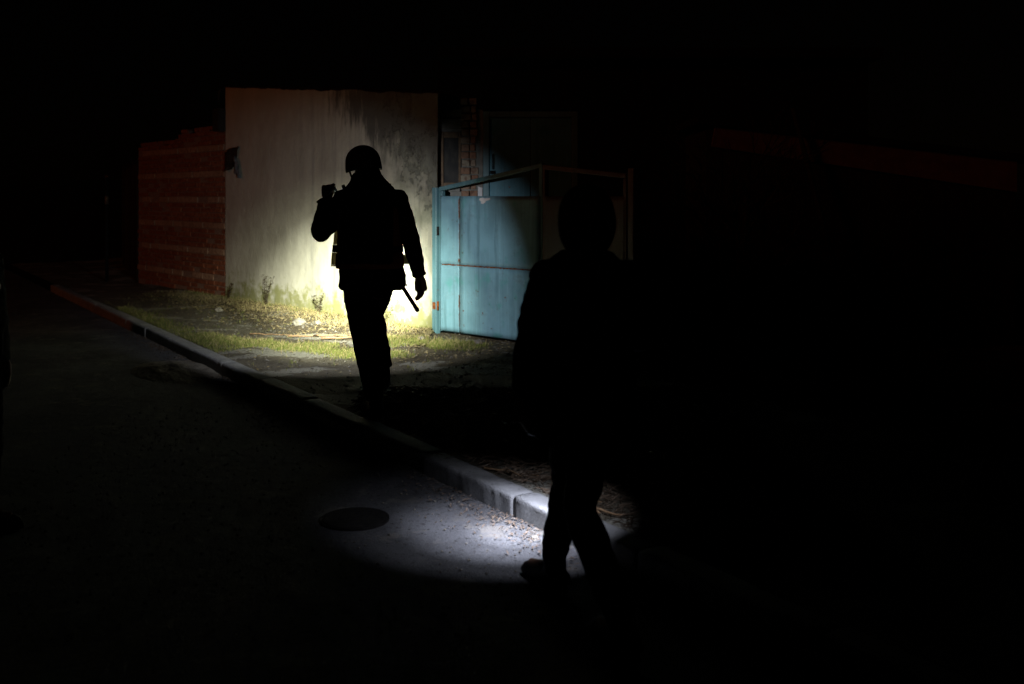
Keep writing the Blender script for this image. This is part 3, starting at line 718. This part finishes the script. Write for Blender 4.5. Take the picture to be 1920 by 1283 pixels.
def pebbles(name, spots, mat, label, cat, r0, r1):
    V = []; F = []
    base = [Vector(v) for v in ((1, 0, 0), (-1, 0, 0), (0, 1, 0), (0, -1, 0), (0, 0, 1), (0, 0, -1))]
    tri = [(0, 2, 4), (2, 1, 4), (1, 3, 4), (3, 0, 4), (2, 0, 5), (1, 2, 5), (3, 1, 5), (0, 3, 5)]
    for (x, y, z) in spots:
        r = r0 + (r1 - r0) * random.random() ** 3; k = len(V); a = random.uniform(0, 6.28); ca, sa = math.cos(a), math.sin(a)
        for b in base:
            q = b * r * random.uniform(.6, 1.2); V.append((x + ca * q.x - sa * q.y, y + sa * q.x + ca * q.y, z + q.z * .7 + .2 * r))
        F += [tuple(i + k for i in t) for t in tri]
    return tag(mesh_obj(name, V, F, mat), label, cat, kind='stuff')
rp = []
while len(rp) < 2600:
    x, y = random.uniform(-3, 1.2), random.uniform(3.8, 8); s, t = st_of(x, y)
    if t < -.01 and math.hypot(x + .826, y - 5.23) > .21: rp.append((x, y, .002))
pebbles('road_grit', rp, MAT['gravel'], 'fine grit and crumbs of tarmac on the road', 'grit', .002, .011)
pebbles('verge_gravel', scatter(3500, lambda x, y: .3 + .5 * max(0, fbm(x, y, 2.)), (-5, .4), (7.4, 13.5)), MAT['gravel'], 'small stones and rubble crumbs on the verge', 'gravel', .004, .020)

# ------------------------------------------------------------------ people
def limb(a, b, ra, rb, n=5, bulge=0.):
    A, B = Vector(a), Vector(b); out = []
    for i in range(n + 1):
        f = i / n; p = A.lerp(B, f); r = ra + (rb - ra) * f + bulge * math.sin(math.pi * f); out.append((*p, r))
    return out
def chain(*segs):
    return tube_geo([p for s in segs for p in s], 14)
def ball(c, r): return ell_geo(c, (r, r, r) if not hasattr(r, '__len__') else r)
def hand_geo(wrist, fdir, pdir, curl, side, sc=1.):
    """palm + four fingers + thumb. fdir: along fingers, pdir: palm normal, side: +1 thumb towards fdir x pdir"""
    f = Vector(fdir).normalized(); p = Vector(pdir); p = (p - f * p.dot(f)).normalized(); w = f.cross(p).normalized() * side
    o = Vector(wrist); G = []
    G.append(tube_geo([(*(o - f * .04), .026, .022), (*(o), .028, .021), (*(o + f * .04), .040, .018), (*(o + f * .085), .042, .016), (*(o + f * .098), .036, .013)], 12)) if abs(w.z) < 2 else None
    # palm as two overlapping bars so its width follows w
    for k in (-.027, -.009, .009, .027):
        G.append(tube_geo([(*(o + f * .0 + w * k * .6), .016), (*(o + f * .05 + w * k), .017), (*(o + f * .095 + w * k), .013)], 9))
    lens = {.027: .072, .009: .080, -.009: .074, -.027: .058}
    for k, L in lens.items():
        cur = o + f * .088 + w * k; d = f.copy(); q = [(*cur, .0105)]; ang = 0
        for j, sg in enumerate((.42, .32, .26)):
            ang += curl[j]
            d = (f * math.cos(ang) + p * math.sin(ang)).normalized(); cur = cur + d * L * sg * 1.05
            q.append((*cur, (.0098, .009, .0075)[j]))
        G.append(tube_geo(q, 9)); G.append(ball(q[-1][:3], .0075))
    c = o + f * .025 + w * .028; d1 = (f * .65 + w * .65 + p * .45).normalized(); d2 = (f * .9 + w * .05 + p * (.3 + .35 * min(curl[0], 1.2))).normalized()
    q = [(*c, .015), (*(c + d1 * .04), .0125), (*(c + d1 * .04 + d2 * .03), .011), (*(c + d1 * .04 + d2 * .055), .0085)]
    G.append(tube_geo(q, 9)); G.append(ball(q[-1][:3], .0085))
    return [([o + (p_ - o) * sc for p_ in v], ff) for v, ff in G if v]
def head_geo(c, yaw, s=1.):
    M = Matrix.Rotation(yaw, 3, 'Z'); C = Vector(c)
    def E(off, r): return ell_geo(C + M @ (Vector(off) * s), tuple(k * s for k in r), M=M)
    G = [E((0, -.012, .03), (.078, .098, .095)), E((0, .022, -.045), (.062, .070, .075)), E((0, .055, -.095), (.030, .028, .022))]     # skull, jaw, chin
    G += [E((0, .098, -.018), (.013, .022, .022)), E((0, .088, .008), (.010, .014, .030)), E((0, .078, .026), (.052, .016, .012))]      # nose, bridge, brow
    G += [E((0, .083, -.062), (.026, .012, .007)), E((0, .081, -.074), (.022, .012, .007))]                                              # lips
    for sx in (-1, 1): G += [E((sx * .078, -.006, -.012), (.010, .019, .031)), E((sx * .045, .066, -.02), (.022, .018, .018))]          # ears, cheeks
    return G, [C + M @ (Vector((sx * .031, .078, .006)) * s) for sx in (-1, 1)]
def person(name, label, J, loc, o):
    P = {k: Vector(v) for k, v in J.items()}; yaw = o.get('yaw', 0.)
    body = []
    hg, eyes = head_geo(P['head'], o.get('head_yaw', yaw), o.get('hs', 1.)); body += hg
    pc, cc, nb = P['pelvis'], P['chest'], P['neck']
    body.append(tube_geo([(*(nb - Vector((0, 0, .06))), .062), (*nb, .055), (*(P['head'] + Vector((0, -.01, -.03))), .055)], 12))
    body.append(tube_geo([(*(pc - Vector((0, 0, .08))), .12, .09), (*pc, .155, .105), (*pc.lerp(cc, .4), .13, .095), (*cc, .16, .11), (*(nb - Vector((0, 0, .05))), .11, .075), (*nb, .055, .055)], 16))
    for s in 'LR':
        sh, el, wr, hp, kn, an = (P[k + s] for k in ('sh', 'el', 'wr', 'hip', 'kn', 'an'))
        body.append(chain(limb(cc.lerp(sh, .55) + Vector((0, 0, .06)), sh, .06, .055, 3), limb(sh, el, .052, .040, 5, .004)[1:], limb(el, wr, .040, .026, 5, .006)[1:]))
        body.append(chain(limb(hp, kn, .082, .055, 5, .006), limb(kn, an, .055, .036, 6, .010)[1:]))
        fd = Vector(o['foot' + s]).normalized(); ank = an
        body.append(tube_geo([(*(ank - fd * .05 + Vector((0, 0, -.045))), .03, .03), (*(ank + fd * .05 + Vector((0, 0, -.04))), .038, .03), (*(ank + fd * .15 + Vector((0, 0, -.055))), .035, .02)], 10))
        h = o['hand' + s]; body += hand_geo(wr, h[0], h[1], h[2], h[3], 1.15)
    b = fuse(name, body, MAT['skin'], None, .0055, 3)
    b.location = loc; tag(b, label, 'person', 'people walking with torches')
    for e_ in eyes:
        v, f = ball(e_, .0115); mesh_obj('eye', v, f, MAT['eye'], b, True)
    # trousers
    tr = [tube_geo([(*(pc - Vector((0, 0, .10))), .15, .12), (*pc, .175, .13), (*(pc + Vector((0, 0, .12))), .17, .12)], 16)]
    for s in 'LR':
        hp, kn, an = (P[k + s] for k in ('hip', 'kn', 'an')); t_ = o.get('leg', 1.)
        a2 = an + (kn - an).normalized() * .02
        tr.append(chain(limb(hp + Vector((0, 0, .03)), kn, .108 * t_, .078 * t_, 6, .004), limb(kn, a2, .078 * t_, .064 * t_, 6, .006)[1:]))
    fuse('trousers', tr, MAT['navy'], b, .009, 4, .007, 9)
    # shoes
    for s in 'LR':
        an = P['an' + s]; fd = Vector(o['foot' + s]).normalized(); up = Vector((0, 0, 1)) if abs(fd.z) < .3 else Vector((0, -fd.z, 1)).normalized()
        base = an - up * .095
        sg = [tube_geo([(*(base - fd * .085 + up * .04), .030, .036), (*(base - fd * .06 + up * .045), .042, .045), (*(base + fd * .02 + up * .045), .045, .046), (*(base + fd * .09 + up * .034), .045, .032), (*(base + fd * .155 + up * .026), .040, .022), (*(base + fd * .195 + up * .022), .024, .015)], 14),
              tube_geo([(*(base + up * .05 - fd * .02), .05), (*(an + (P['kn' + s] - an).normalized() * .05), .052)], 14)]
        so = fuse('shoe', sg, MAT['shoe'], b, .006, 3)
        g_ = tube_geo([(*(base - fd * .09 + up * .008), .030, .012), (*(base - fd * .05 + up * .008), .046, .012), (*(base + fd * .05 + up * .008), .046, .012), (*(base + fd * .12 + up * .008), .047, .012), (*(base + fd * .18 + up * .010), .036, .011), (*(base + fd * .208 + up * .012), .016, .009)], 12)
        mesh_obj('sole', g_[0], g_[1], MAT['rubber'], so, True)
    # jacket
    jk = []
    for (z, x, y, ra, rb) in (o['torso'],): pass
    return b, P
def rings(rows, n=28):
    V = []; F = []
    for (cx, cy, z, ra, rb) in rows:
        for k in range(n):
            th = 2 * math.pi * k / n; c, s = math.cos(th), math.sin(th)
            e = .80
            V.append(Vector((cx + ra * math.copysign(abs(c) ** e, c), cy + rb * math.copysign(abs(s) ** e, s), z)))
    m = len(rows)
    for i in range(m - 1):
        for k in range(n): F.append((i * n + k, i * n + (k + 1) % n, (i + 1) * n + (k + 1) % n, (i + 1) * n + k))
    return V, F, n
def closed_rings(rows):
    V, F, n = rings(rows); m = len(rows); F = F + [tuple(range(n - 1, -1, -1)), tuple(range((m - 1) * n, m * n))]; return V, F
def sleeve(sh, el, wr, r0, r1, r2, cuff=0.):
    w2 = wr + (el - wr).normalized() * .015
    g = [chain(limb(sh, el, r0, r1, 6, .006), limb(el, w2, r1, r2, 6, .006)[1:]), ball(el, r1 * 1.02)]
    if cuff: g.append(tube_geo([(*(w2 + (el - wr).normalized() * .05), r2 * .95), (*w2, r2 + cuff), (*(w2 - (el - wr).normalized() * .008), r2 + cuff * .8)], 14))
    return g
def torch(name, lens_pos, d, label, parts_len=.15):
    d = Vector(d).normalized(); t = empty(name, lens_pos); t.rotation_mode = 'QUATERNION'; t.rotation_quaternion = d.to_track_quat('-Z', 'Y'); tag(t, label, 'torch', 'hand torches')
    tube('torch_body', [(0, 0, parts_len, .013), (0, 0, parts_len - .003, .0155), (0, 0, .045, .0155), (0, 0, .04, .017)], MAT['metal'], t, 16)
    v, f = tube_geo([(0, 0, .04, .017), (0, 0, .025, .021), (0, 0, 0, .023), (0, 0, 0, .020), (0, 0, .012, .014)], 20, False); mesh_obj('torch_head', v, f, MAT['metal'], t, True)
    v, f = tube_geo([(0, 0, .009, .0155), (0, 0, .008, .0155), ], 20); mesh_obj('lens', v, f, MAT['lens'], t)
    bm = bmesh.new(); add_box(bm, -.005, .005, .013, .019, .07, .085, .001); bm_obj('switch', bm, MAT['rubber'], t)
    return t
def spot(parent, size, blend, power, col, r=.012, up=0.):
    l = bpy.data.lights.new('beam', 'SPOT'); l.energy = power; l.spot_size = R(size); l.spot_blend = blend; l.color = col; l.shadow_soft_size = r
    o = bpy.data.objects.new('beam', l); COL.objects.link(o); o.parent = parent; o.location = (0, 0, -.012); o.rotation_euler = (R(up), 0, 0); return o
MAT['lens'] = emis('torch_lens', (1, .97, .88), 6.)

# --- helmeted person, seen from behind, left fist raised with a torch
ORG1 = Vector((-1.003, 7.2, VZ + .012))
T1L = Vector((-.336, .30, 1.615)); D1 = Vector((-.113, .934, -.338)).normalized()
J1 = dict(head=(-.075, .03, 1.80), neck=(-.05, .0, 1.635), chest=(-.02, -.01, 1.40), pelvis=(-.02, -.02, .97),
          shL=(-.205, -.01, 1.545), elL=(-.385, .045, 1.325), wrL=(-.368, .18, 1.548),
          shR=(.175, -.01, 1.545), elR=(.278, -.03, 1.25), wrR=(.330, .05, .995),
          hipL=(-.118, -.02, .91), knL=(-.080, .03, .52), anL=(.022, -.02, .10),
          hipR=(.052, -.01, .91), knR=(-.050, .37, .68), anR=(.045, .27, .27))
q1 = dict(yaw=.12, head_yaw=.25, torso=(0, 0, 0, 0, 0), footL=(-.45, .9, 0), footR=(.05, .95, -.22), leg=.98,
          handL=((.03, .10, 1), (1, .0, 0), (1.3, 1.5, 1.0), -1), handR=((.10, .12, -1), (-.85, .5, 0), (.30, .35, .30), 1))
m1, P1 = person('person', 'helmeted person in orange vest walking away with left fist raised at shoulder', J1, ORG1, q1)
jk = [closed_rings([(-.005, -.01, .905, .225, .15), (-.003, -.01, .93, .243, .165), (-.003, -.01, 1.0, .240, .168), (-.015, -.01, 1.15, .215, .16), (-.02, -.01, 1.35, .215, .165), (-.02, -.01, 1.50, .215, .15), (-.025, 0, 1.58, .200, .135), (-.03, .0, 1.64, .175, .125), (-.035, .0, 1.69, .130, .115), (-.045, .0, 1.735, .105, .105), (-.05, .0, 1.75, .09, .095)])]
jk += sleeve(P1['shL'], P1['elL'], P1['wrL'], .082, .078, .056, .012) + sleeve(P1['shR'] + Vector((0, 0, -.01)), P1['elR'], P1['wrR'], .080, .066, .046, .006)
jk += [ball((-.02, -.085, 1.645), (.150, .080, .070)), ball((-.005, -.02, 1.738), (.070, .075, .050)), ball(P1['shL'], .088), ball(P1['shR'], .084)]     # bunched hood on the back
jo = fuse('jacket', jk, MAT['black'], m1, .008, 3, .008, 8)
tube('hem_button', [(.243, -.05, .94, .008), (.252, -.05, .94, .008)], MAT['metal'], jo, 8)
for (p, a) in (((-.418, .16, 1.525), .4), ((-.312, .19, 1.52), -.5)):   # loose cuff tabs
    bm = bmesh.new(); add_box(bm, -.012, .012, -.006, .006, -.014, .026, .002); t_ = bm_obj('cuff_tab', bm, MAT['black'], jo); t_.location = p; t_.rotation_euler = (0, -a * 2, 0)
bm = bmesh.new(); add_box(bm, -.012, .012, -.008, .008, -.01, .034, .003); t_ = bm_obj('shoulder_tab', bm, MAT['black'], jo); t_.location = (-.205, -.02, 1.628); t_.rotation_euler = (0, -.35, 0)
# orange vest, open at the sides of the collar
def shell(name, rows, mat, parent, thick=.006, n=36, wr=.005):
    V, F, n = rings(rows, n)
    V = [Vector((v.x, v.y, v.z)) + Vector((v.x, v.y, 0)).normalized() * wr * fbm(math.atan2(v.y, v.x) * 2, v.z, 3.) for v in V]
    o = mesh_obj(name, V, F, mat, parent, True); md = o.modifiers.new('t', 'SOLIDIFY'); md.thickness = thick; return o
vrow = [(-.022, -.01, 1.062, .240, .195), (-.022, -.01, 1.15, .236, .19), (-.022, -.01, 1.24, .233, .188), (-.022, -.01, 1.35, .232, .186), (-.02, -.01, 1.44, .232, .18), (-.022, -.01, 1.50, .225, .165)]
vs = shell('vest', vrow, MAT['vest'], m1)
vb = lambda nm, z0, z1, mt: shell(nm, [(-.022, -.01, z0, .242 - (z0 - 1.062) * .04 + .003, .200), (-.022, -.01, z1, .242 - (z1 - 1.062) * .04 + .003, .198)], mt, vs, .003, 36)
vb('reflective_band', 1.072, 1.160, MAT['vest']); vb('dark_band', 1.176, 1.222, MAT['black'])
def flap(name, x0, x1, z0, z1, mat, sl=0., y=.13):                     # loose front edge of the vest standing out past the body
    V = []; F = []; n = 6
    for i in range(n + 1):
        for j in range(n + 1): a, b = i / n, j / n; V.append((x0 + (x1 - x0) * a + sl * b * a, y - .05 * a + .008 * fbm(a * 2, b * 2, 2.), z0 + (z1 - z0) * b))
    for i in range(n):
        for j in range(n): F.append((i * (n + 1) + j, (i + 1) * (n + 1) + j, (i + 1) * (n + 1) + j + 1, i * (n + 1) + j + 1))
    o = mesh_obj(name, V, F, mat, vs, True); return o
flap('front_flap', -.20, -.322, 1.064, 1.074, MAT['vest'], .001); flap('reflective_band', -.20, -.321, 1.075, 1.166, MAT['bandcloth'], .006)
flap('dark_band', -.20, -.314, 1.167, 1.222, MAT['black'], .005); flap('front_flap', -.20, -.306, 1.223, 1.36, MAT['bandcloth'], .016)
flap('front_flap', .18, .248, 1.080, 1.15, MAT['bandcloth'], -.022)
bm = bmesh.new()
for v in ((-.20, -.215),): add_box(bm, -.21, .17, -.226, -.190, 1.10, 1.52, .02)
bm_obj('back_panel', bm, MAT['black'], m1)                             # flat dark load carrier on the back
for sx in (-.15, .11): 
    tube('shoulder_strap', [(sx, -.20, 1.48, .022, .008), (sx, -.13, 1.60, .022, .008), (sx, -.02, 1.665, .022, .008), (sx, .09, 1.60, .022, .008), (sx, .16, 1.45, .022, .008)], MAT['black'], m1, 10)
# helmet: dome with flared rim, chin strap
def helmet(parent, c, yaw, rx, ry, rz, mat, tilt=0.):
    V = []; F = []; n = 36; m = 14
    for i in range(m + 1):
        f = i / m; ph = R(4) + f * R(104)
        for k in range(n):
            th = 2 * math.pi * k / n; fl = 1 + .07 * max(0, f - .80) / .2
            side = abs(math.cos(th)); drop = -.028 * max(0, f - .7) / .3 * (side ** 2) - .012 * max(0, f - .7) / .3 * max(0, -math.sin(th))
            V.append((rx * math.sin(ph) * math.cos(th) * fl, ry * math.sin(ph) * math.sin(th) * fl, rz * math.cos(ph) + drop))
    for i in range(m):
        for k in range(n): F.append((i * n + k, (i + 1) * n + k, (i + 1) * n + (k + 1) % n, i * n + (k + 1) % n))
    F.append(tuple(range(n)))
    o = mesh_obj('helmet', V, F, mat, parent, True); o.location = c; o.rotation_euler = (tilt, -.10, yaw)
    md = o.modifiers.new('t', 'SOLIDIFY'); md.thickness = .009; md.offset = 1
    return o
hm = helmet(m1, (-.077, .02, 1.822), .25, .120, .142, .118, MAT['helmet'], -.05)
for sx in (-1, 1): tube('chin_strap', [(sx * .108, .0, -.03, .007, .003), (sx * .092, .03, -.09, .007, .003), (sx * .05, .07, -.135, .007, .003), (0, .085, -.142, .007, .003)], MAT['black'], hm, 8)
t1 = torch('hand_torch', ORG1 + T1L, D1, 'black hand torch gripped in raised left fist of the helmeted person', .135)
spot(t1, 69, .55, 270, (.92, .95, 1.0), .010); spot(t1, 47, 1., 2200, (.96, 1., .80), .012, 0); spot(t1, 28, 1., 9500, (.97, 1., .82), .012, 5)
bt = empty('baton', ORG1 + Vector((.165, -.13, 1.03))); tag(bt, 'black baton hanging from the belt of the helmeted person', 'baton')
a_, b_ = Vector((0, 0, 0)), Vector((.175, -.02, -.27))
tube('shaft', [(*a_.lerp(b_, f), .0145) for f in (0, .25, .5, .75, .97)] + [(*b_, .010)], MAT['rubber'], bt, 12)
tube('grip_ring', [(*a_.lerp(b_, .90), .0165), (*a_.lerp(b_, .96), .0165)], MAT['rubber'], bt, 12)

# --- hooded person in front, seen from behind, torch hidden before the body
ORG2 = Vector((.294, 4.0, 0.0))
J2 = dict(head=(0, .03, 1.585), neck=(0, .0, 1.43), chest=(0, -.01, 1.22), pelvis=(.0, -.01, .90),
          shL=(-.150, .0, 1.365), elL=(-.222, -.03, 1.10), wrL=(-.245, .10, .875),
          shR=(.175, .0, 1.365), elR=(.235, .10, 1.12), wrR=(.180, .365, 1.095),
          hipL=(-.075, .0, .86), knL=(-.055, .225, .485), anL=(-.118, .33, .105),
          hipR=(.058, -.01, .86), knR=(-.028, -.11, .475), anR=(.112, -.35, .130))
q2 = dict(yaw=.35, torso=(0, 0, 0, 0, 0), footL=(-.62, .78, 0), footR=(-.45, .8, 0), leg=.87,
          handL=((-.02, .15, -1), (.9, .2, 0), (.35, .4, .35), -1), handR=((.0, 1, .1), (-1, 0, -.2), (.9, 1.2, .9), 1))
m2, P2 = person('person', 'hooded person in dark jacket striding left in the foreground beside the kerb', J2, ORG2, q2)
jk = [closed_rings([(.0, -.01, .735, .205, .165), (.0, -.01, .76, .215, .172), (.0, -.01, .95, .205, .165), (0, -.01, 1.10, .195, .155), (0, -.01, 1.25, .205, .155), (0, -.01, 1.36, .195, .14), (0, 0, 1.43, .155, .12), (0, .0, 1.48, .10, .10)])]
jk += sleeve(P2['shL'], P2['elL'], P2['wrL'], .076, .064, .048) + sleeve(P2['shR'], P2['elR'], P2['wrR'], .076, .064, .048)
jk += [ball((0, -.085, 1.44), (.125, .06, .06)), ball(P2['shL'], .080), ball(P2['shR'], .080)]
jo2 = fuse('jacket', jk, MAT['black'], m2, .008, 3, .008, 8)
# hood: open shell around the head
V = []; F = []; n = 28; m = 14
for i in range(m + 1):
    ph = R(3) + R(140) * i / m
    for k in range(n):
        th = 2 * math.pi * k / n; x = .115 * math.sin(ph) ** .8 * math.cos(th); y = .128 * math.sin(ph) ** .8 * math.sin(th); z = .148 * math.cos(ph)
        V.append((x * (1 + .05 * fbm(th, z * 8, 1.)), y - .015, z * 1.02))
for i in range(m):
    for k in range(n):
        th = 2 * math.pi * (k + .5) / n; ph = R(140) * i / m
        if math.sin(th) > .62 and ph > R(55): continue                  # face opening
        F.append((i * n + k, (i + 1) * n + k, (i + 1) * n + (k + 1) % n, i * n + (k + 1) % n))
F.append(tuple(range(n)))
hd = mesh_obj('hood', V, F, MAT['black'], m2, True); hd.location = (0, .02, 1.597); hd.rotation_euler = (0, 0, .35); md = hd.modifiers.new('t', 'SOLIDIFY'); md.thickness = .008
T2 = Vector((.42, 4.50, 1.05)); D2 = Vector((.0, 5.02, 0)) - T2
t2 = torch('hand_torch', T2, D2, 'hand torch held low before the hooded person, lighting road and kerb')
spot(t2, 65, .50, 24, (.80, .84, 1.0), .014); spot(t2, 46, 1., 270, (.77, .82, 1.0), .014); spot(t2, 22, 1., 330, (.80, .85, 1.0), .014)

# --- third person, mostly beyond the left edge of the view
ORG3 = Vector((-2.735, 5.0, 0))
J3 = dict(head=(.0, .0, 1.62), neck=(0, 0, 1.46), chest=(0, 0, 1.25), pelvis=(0, 0, .92),
          shL=(-.02, .17, 1.39), elL=(-.05, .24, 1.10), wrL=(.06, .20, .87), shR=(-.02, -.17, 1.39), elR=(-.05, -.24, 1.10), wrR=(.04, -.22, .87),
          hipL=(0, .08, .88), knL=(.05, .09, .48), anL=(.02, .09, .10), hipR=(0, -.08, .88), knR=(-.02, -.09, .48), anR=(-.12, -.09, .11))
q3 = dict(yaw=-math.pi / 2, torso=(0, 0, 0, 0, 0), footL=(1, .1, 0), footR=(1, -.1, 0), handL=((.15, 0, -1), (0, -1, 0), (.3, .35, .3), 1), handR=((.15, 0, -1), (0, 1, 0), (.3, .35, .3), -1))
m3, P3 = person('person', 'person in dark coat half cut off at the left edge, wearing a bluish headlamp', J3, ORG3, q3)
jk = [closed_rings([(0, 0, .86, .175, .215), (0, 0, .95, .17, .21), (0, 0, 1.2, .155, .20), (0, 0, 1.38, .14, .195), (0, 0, 1.46, .11, .13), (0, 0, 1.50, .10, .10)])]
jk += sleeve(P3['shL'], P3['elL'], P3['wrL'], .076, .064, .048) + sleeve(P3['shR'], P3['elR'], P3['wrR'], .076, .064, .048)
fuse('coat', jk, MAT['black'], m3, .009, 3, .008, 8)
v, f = ell_geo((-.015, 0, 1.675), (.105, .088, .078)); mesh_obj('knitted_hat', v, f, MAT['black'], m3, True)
hl = empty('headlamp', (.098, -.01, 1.715)); hl.parent = m3
box('lamp_body', -.02, .012, -.025, .025, -.018, .018, MAT['metal'], hl, .004)
v, f = tube_geo([(.0125, 0, 0, .014), (.018, 0, 0, .014)], 14); mesh_obj('lens', v, f, emis('blue_led', (.25, .42, 1.), .35), hl)
